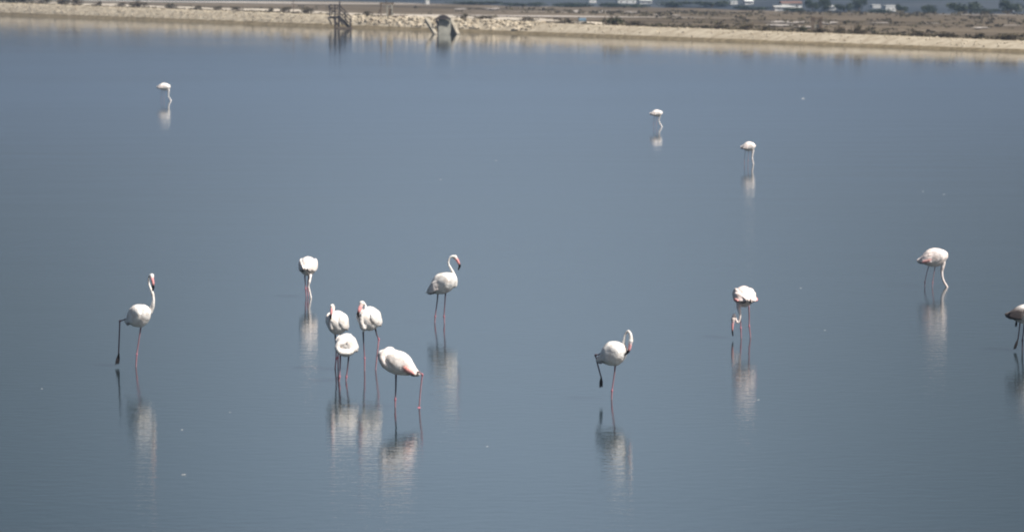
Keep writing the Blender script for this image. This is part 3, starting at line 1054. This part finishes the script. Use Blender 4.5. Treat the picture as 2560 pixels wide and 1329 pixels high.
    for v in bm.verts:
        near = kd.find_n(v.co, 3)
        v[lay] = tuple(sum(src[i][1][k] for _, i, _ in near) / len(near) for k in range(4))
        fine = noise.noise(v.co * 16) * 0.0045 + noise.noise(v.co * 45) * 0.0008
        if v[lay][2] > 0.45: v.co += v.normal * fine
    # eyes
    if head:
        for s in (-1, 1):
            r = bmesh.ops.create_icosphere(bm, subdivisions=1, radius=0.0055)
            for v in r['verts']:
                v.co += hp + ax * hr * 0.35 + sdv * (s * hr * 0.80) + ax.cross(sdv) * 0.0
                v[lay] = (0.30, 0.16, 0.05, 1)
    # legs: tibia, swollen ankle joint, tarsus running down through the water
    for lg in legs:
        pts, rad, cols = [], [], []
        dark = 'dark' in lg
        pp = [x for x in lg if not isinstance(x, str)]
        up_c = LEGD if 'dark' in lg or 'greytop' in lg else mixc(LEGP, LEGD, 0.25)  # darker upper leg: shade under the body painted in
        for i, q in enumerate(pp):
            v = P(q[0], q[1], q[2] if len(q) > 2 else 0)
            kn = len(q) > 3 and q[3] == 'k'
            if kn:
                pv = P(pp[i - 1][0], pp[i - 1][1], pp[i - 1][2] if len(pp[i - 1]) > 2 else 0)
                dn = (pv - v).normalized()
                kc = LEGD if dark else KNEE
                pts += [v + dn * 0.035, v, v - (dn if i == len(pp) - 1 else (v - P(pp[i + 1][0], pp[i + 1][1], pp[i + 1][2] if len(pp[i + 1]) > 2 else 0)).normalized()) * 0.03]
                rad += [0.0085, 0.0150, 0.0095]
                cols += [mixc(up_c, kc, 0.5), kc, mixc(kc, LEGP, 0.4) if not dark else LEGD]
            else:
                lc = up_c if i < 2 else (LEGD if dark else LEGP)
                pts.append(v); rad.append(0.0125 if i == 0 else 0.0095); cols.append(lc)
        if 'air' not in lg:
            last = pts[-1]
            pts.append(Vector((last.x, last.y, -0.22))); rad.append(0.008); cols.append(LEGP)
        tube(bm, pts, [x * legw for x in rad], [mixc(c, (0.42, 0.36, 0.40, 1), (1 - legw) * 1.3) for c in cols], lay, n=4, seg=8)
    for ft in feet:                              # webbed foot hanging or resting
        cc = LEGD if ft[0] == 'dark' else KNEE
        if ft[0] == 'dark': cc = BLACK
        a = P(*ft[1]); b = P(*ft[2])
        d = (b - a)
        for sgn in (-1, 0, 1):
            sidev = Vector((0.35, 0.9, 0)).normalized() * (sgn * d.length * 0.22) + Vector((sgn * d.length * 0.05, 0, 0))
            tube(bm, [a, (a + b) / 2 + sidev * 0.7, b + sidev * (1 if sgn else 0.2)], [0.009, 0.011, 0.004], [cc] * 3, lay, n=4, seg=6)
        web = []
        for sgn in (-1, 1):
            sidev = Vector((0.35, 0.9, 0)).normalized() * (sgn * d.length * 0.20)
            tube(bm, [a, (a + b) / 2 + sidev * 0.35, b * 0.9 + a * 0.1 + sidev * 0.5], [0.008, 0.014, 0.006], [cc] * 3, lay, n=3, seg=6, flat=0.6)
        r = bmesh.ops.create_icosphere(bm, subdivisions=1, radius=0.013)
        for v in r['verts']: v.co += a; v[lay] = cc
    o = obj('flamingo', bm, M_fl, smooth=True, loc=base)
    tag(o, label, 'flamingo', group)
    return o

def Wk(x, y, r, dy=0.0): return (x, y, r, dy)
T, Fa = True, False

# A: far left of the near birds, walking, one leg lifted behind
flamingo('flamingo with raised neck and one dark leg lifted behind, farthest left of the near birds', (340, 917), (345, 789), -35, 14, 0.46, 0.335, 0.27,
    [Wk(376, 776, .042, .03), Wk(383, 757, .024), Wk(382, 736, .020), Wk(377, 722, .016, .03), Wk(372, 708, .013, .06), Wk(372, 695, .013, .05), Wk(375, 688, .017, .02)],
    (379.5, 689, .033, 0), [(380.5, 697, .020, -.03, Fa), (382.5, 706, .018, -.045, Fa), (383, 714, .017, -.05, Fa), (383, 718, .015, -.05, T), (381, 727, .006, -.04, T)],
    [[(353, 812, 0), (349, 838, 0), (342, 885, 0, 'k'), (340, 917, 0)],
     [(318, 795, .05), (310, 799, .1), (299.5, 802, .12, 'k'), (298, 845, .1), (296.5, 884, .08), 'dark', 'air']],
    feet=[('dark', (297, 884, .08), (292.5, 911, .05))], dark_tail=.6, plume=0)
# B: rear view, feeding
flamingo('flamingo seen from behind with its head down in the water, left of the centre', (769, 742), (769.5, 665), 84, -6, 0.52, 0.335, 0.30,
    [Wk(776, 690, .024, -.3), Wk(774, 702, .018, -.38), Wk(771.5, 715, .016, -.38), Wk(774, 728, .016, -.38), Wk(777, 742, .016, -.38), Wk(777, 750, .016, -.38)], None, None,
    [[(762, 688, .05), (763, 705, .05), (764, 722, .05, 'k'), (765.5, 742, .05)], [(772, 690, .1), (770, 705, .1), (769, 720, .1, 'k'), (771, 742, .1)]],
    tint=.25, dark_tail=.8, plume=0)
# C: back bird of the tight group, facing the camera with folded neck
flamingo('standing flamingo with a black tipped bill, behind the curled up one in the tight group', (842, 922), (845, 806), 240, 8, 0.46, 0.34, 0.27,
    [Wk(829, 820, .040, 0), Wk(827, 806, .026, -.03), Wk(827, 790, .021, -.05), Wk(833, 776, .017, .0), Wk(834, 768, .017, .02), Wk(832, 763, .018, 0)],
    (830.5, 765, .031, -.04), [(829.5, 774, .021, -.03, Fa), (828.5, 782, .018, -.05, Fa), (827, 788, .016, -.05, Fa), (826.5, 790, .014, -.05, T), (827, 797, .005, -.04, T)],
    [[(838, 836, 0), (839.5, 860, 0), (840.5, 896, 0, 'k'), (838, 922, 0), 'greytop'], [(850, 836, .08), (847, 862, .08), (845, 893, .08, 'k'), (845.5, 922, .08)]], tint=.08, plume=0)
# D: curled
def ring(bm, lay, P, white):
    pts = [(880, 868, -.06), (874, 879, -.12), (860, 881, -.16), (848, 878, -.17), (843, 868, -.17), (847, 860, -.16), (858, 857, -.14), (867, 850, -.11), (873, 840, -.06), (870, 846, .02)]
    rr = [.05, .047, .042, .039, .036, .037, .041, .043, .040, .02]
    tube(bm, [P(*q) for q in pts], rr, [white] * len(pts), lay, n=6, seg=14)
    tube(bm, [P(857, 871, -.10), P(864, 866, -.13), P(872, 861, -.10)], [.022, .040, .035], [white] * 3, lay, n=6, seg=14)
flamingo('flamingo preening with its neck curled in a loop, front of the tight group', (858, 953), (868, 862), 232, 2, 0.40, 0.325, 0.25,
    [], None, None,
    [[(851, 886, 0), (850.5, 912, 0), (849, 941, 0, 'k'), (848, 953, 0)], [(872, 886, .06), (870, 910, .06), (866, 941, .06, 'k'), (865, 953, .06), 'greytop']],
    extra=ring, tint=.05, plume=0)
# E
flamingo('flamingo with a bright pink bill and lowered head, right of the tight group', (912, 926), (925, 796), 238, 6, 0.50, 0.345, 0.285,
    [Wk(908, 818, .046, 0), Wk(903, 804, .030, -.05), Wk(906, 788, .024, -.05), Wk(913, 774, .020, -.0), Wk(913, 763, .018, .03), Wk(908, 756, .020, .01)],
    (904.5, 758, .037, -.03), [(900.5, 768, .026, -.03, Fa), (898, 776, .022, -.05, Fa), (895.5, 782, .017, -.05, Fa), (895, 785, .014, -.05, T), (897.5, 794, .005, -.04, T)],
    [[(908, 829, 0), (909, 855, 0), (911.5, 895, 0, 'k'), (911.5, 926, 0), 'greytop'], [(938, 820, .1), (942, 836, .12), (947, 848, .14, 'k'), (943, 885, .1), (939, 926, .08), 'greytop']], tint=.04, plume=0)
# F: sleeping
def tuck(bm, lay, P, white):
    pts = [(978, 912, .02), (966, 912, -.07), (957, 903, -.11), (954, 890, -.12), (960, 880, -.10), (969, 874, -.06), (979, 874, -.01), (988, 881, .02)]
    rr = [.05, .056, .044, .031, .028, .034, .033, .015]
    tube(bm, [P(*q) for q in pts], rr, [mixc(white, BLUSH, .2)] * len(pts), lay, n=6, seg=14)
flamingo('sleeping flamingo with its head tucked in its back and a crimson wing patch', (990, 1018), (997, 907), 192, 21, 0.62, 0.31, 0.27,
    [], None, None,
    [[(990, 934, 0), (989.5, 972, 0), (988, 998, 0, 'k'), (988, 1018, 0), 'greytop'], [(1046, 928, -.02), (1051, 932, -.02), (1056, 936, 0, 'k'), (1053, 960, 0), (1050, 990, 0), (1048, 1017, 0), 'air']],
    feet=[('pink', (1048, 1018, 0), (1052, 1023, -.06)), ('pink', (1048, 1017, 0), (1044, 1021, -.02))], tint=.16, patch=1.0, dark_tail=.9, extra=tuck)
# G
flamingo('flamingo standing upright in profile with curved neck and black tipped bill, in the middle', (1098, 807), (1104, 709), -20, 22, 0.56, 0.335, 0.27,
    [Wk(1135, 712, .050, .02), Wk(1138.5, 699, .032), Wk(1134, 684.5, .025), Wk(1127, 671, .019), Wk(1121.5, 660, .016), Wk(1121.5, 651, .015), Wk(1125, 644, .017), Wk(1131, 641, .021)],
    (1137, 642.5, .036, 0), [(1142.5, 649, .024, -.01, Fa), (1146, 656, .020, -.01, Fa), (1148.7, 662, .017, -.01, Fa), (1149.2, 665, .015, -.01, T), (1145.5, 675, .005, -.01, T)],
    [[(1095, 732, .05), (1093, 752, .05), (1088, 790, .05, 'k'), (1087, 807, .05), 'greytop'], [(1114, 732, -.05), (1112.5, 752, -.05), (1110, 790, -.05, 'k'), (1111, 807, -.05), 'greytop']], dark_tail=.9)
# H
flamingo('flamingo with bent neck, bill touching its chest, one dark leg lifted, right of centre', (1529, 998), (1530, 884), -22, 12, 0.45, 0.325, 0.27,
    [Wk(1555, 874, .036, .02), Wk(1558, 860, .022), Wk(1560.5, 846, .018), Wk(1564, 834, .016), Wk(1570, 827.5, .016, -.01), Wk(1575, 833, .019, -.03), Wk(1577, 843, .024, -.04)],
    (1577, 852, .031, -.05), [(1575, 864, .021, 0, Fa), (1573.5, 871, .018, 0, Fa), (1571.5, 876, .017, 0, Fa), (1570, 879, .016, 0, T), (1563, 886, .006, 0, T)],
    [[(1538, 912, 0), (1536, 934, 0), (1530, 976, 0, 'k'), (1529, 998, 0)],
     [(1502, 883, .05), (1496, 886, .1), (1488.5, 887, .12, 'k'), (1494, 910, .1), (1503, 943, .08), 'dark', 'air']],
    feet=[('dark', (1503, 943, .08), (1502.5, 968, .05))], dark_tail=.5, plume=0)
# I
flamingo('pinkish flamingo seen from behind with its pink bill lowered to the water on its left', (1854, 845), (1860.5, 741), 102, -4, 0.48, 0.325, 0.30,
    [Wk(1847, 765, .040, -.25), Wk(1850, 783, .020, -.3), Wk(1849, 798, .018, -.3), Wk(1845, 806, .017, -.3), Wk(1840, 799, .016, -.3), Wk(1837, 787, .016, -.3), Wk(1834, 786, .019, -.3)],
    (1833, 797, .033, -.3), [(1831.5, 810, .018, 0, Fa), (1831, 819, .015, 0, Fa), (1831, 828, .012, 0, Fa), (1831.5, 832, .010, 0, T), (1832.5, 840, .005, 0, T)],
    [[(1850, 765, 0), (1851, 790, 0), (1852, 820, 0, 'k'), (1853, 845, 0)], [(1872, 762, .1), (1873, 788, .1), (1873, 815, .1, 'k'), (1876, 842, .1)]], tint=.55, patch=.9, dark_tail=.7)
# J
flamingo('flamingo in profile feeding with its pale neck curved down into the water, at the right', (2322, 717), (2332, 643.5), -4, 3, 0.56, 0.335, 0.27,
    [Wk(2357, 656, .050), Wk(2356, 668, .034), Wk(2354.5, 681, .025), Wk(2357, 696, .022), Wk(2361, 706, .021), Wk(2367, 716, .021), Wk(2371, 724, .02)], None, None,
    [[(2323, 662, .05), (2318, 678, .05), (2312, 705, .05, 'k'), (2312, 717, .05)], [(2338, 664, -.03), (2335, 682, -.03), (2331.5, 706, -.03, 'k'), (2331, 717, -.03)]], tint=.4, patch=.3, dark_tail=.4, legw=.75)
# K
flamingo('flamingo cut off by the right edge of the picture with dark tail and dark legs', (2556, 876), (2561, 785), -8, -6, 0.56, 0.29, 0.26,
    [Wk(2592, 800, .045), Wk(2594, 822, .026), Wk(2592, 845, .02), Wk(2596, 868, .018), Wk(2600, 882, .018)], None, None,
    [[(2550, 800, -.03), (2549.5, 812, -.03), (2545, 848, -.02), 'dark', 'air'], [(2562, 802, .05), (2559, 826, .05), (2556, 850, .05, 'k'), (2556, 876, .05), 'dark']],
    feet=[('dark', (2544.5, 848, -.02), (2536.5, 872, -.04)), ('dark', (2541, 803, 0), (2540, 816, 0))], dark_tail=1.0, grey=1.0)
# L, M, N: far birds feeding
flamingo('smallest distant flamingo feeding alone at the upper left', (412, 252), (409, 217), 4, -7, 0.60, 0.32, 0.28,
    [Wk(421.5, 226, .045), Wk(421, 235, .026), Wk(421.5, 241, .024), Wk(424.5, 247, .024), Wk(428, 252.5, .026), Wk(430, 256, .02)], None, None,
    [[(404, 225, .05), (404, 236, .05), (403, 245, .05, 'k'), (403, 252, .05)], [(410, 226, -.03), (411, 238, -.03), (410, 246, -.03, 'k'), (410, 252, -.03)]], dark_tail=.3, tint=.05, legw=.55)
flamingo('distant flamingo feeding, left of the two far ones at the upper right', (1638, 317), (1640.5, 283), 5, -5, 0.47, 0.25, 0.24,
    [Wk(1650, 289, .036), Wk(1647.5, 297, .022), Wk(1647.5, 303, .020), Wk(1650, 309, .020), Wk(1654.5, 316, .022), Wk(1656, 320, .02)], None, None,
    [[(1636, 289, .05), (1635, 300, .05), (1634, 309, .05, 'k'), (1634, 317, .05)], [(1642, 289, -.03), (1642, 301, -.03), (1641, 310, -.03, 'k'), (1641, 317, -.03)]], dark_tail=.3, tint=.1, legw=.6)
flamingo('distant flamingo feeding, right of the two far ones at the upper right', (1868, 411), (1870.5, 366), 6, -4, 0.44, 0.28, 0.25,
    [Wk(1882, 375, .042), Wk(1881, 386, .026), Wk(1880.5, 394, .022), Wk(1882, 403, .019), Wk(1883.5, 411, .018), Wk(1884, 416, .018)], None, None,
    [[(1863, 376, .05), (1862, 388, .05), (1861, 400, .05, 'k'), (1861, 411, .05)], [(1872, 376, -.03), (1871, 389, -.03), (1870, 401, -.03, 'k'), (1870, 411, -.03)]], dark_tail=.5, tint=.25, legw=.6)

# ------------------------------------------------------------------ air
bm = bmesh.new()
add_box(bm, (0, 0, 40), (6600, 5200, 104))
hz = bpy.data.materials.new('haze_air')
hz.use_nodes = True
n, l = hz.node_tree.nodes, hz.node_tree.links
n.remove(n['Principled BSDF'])
pv = n.new('ShaderNodeVolumePrincipled')
pv.inputs['Color'].default_value = (0.48, 0.68, 1.0, 1)
pv.inputs['Density'].default_value = 0.00022
l.new(pv.outputs[0], n['Material Output'].inputs['Volume'])
HAZE = True
if HAZE:
    tag(obj('haze', bm, hz), kind='stuff')
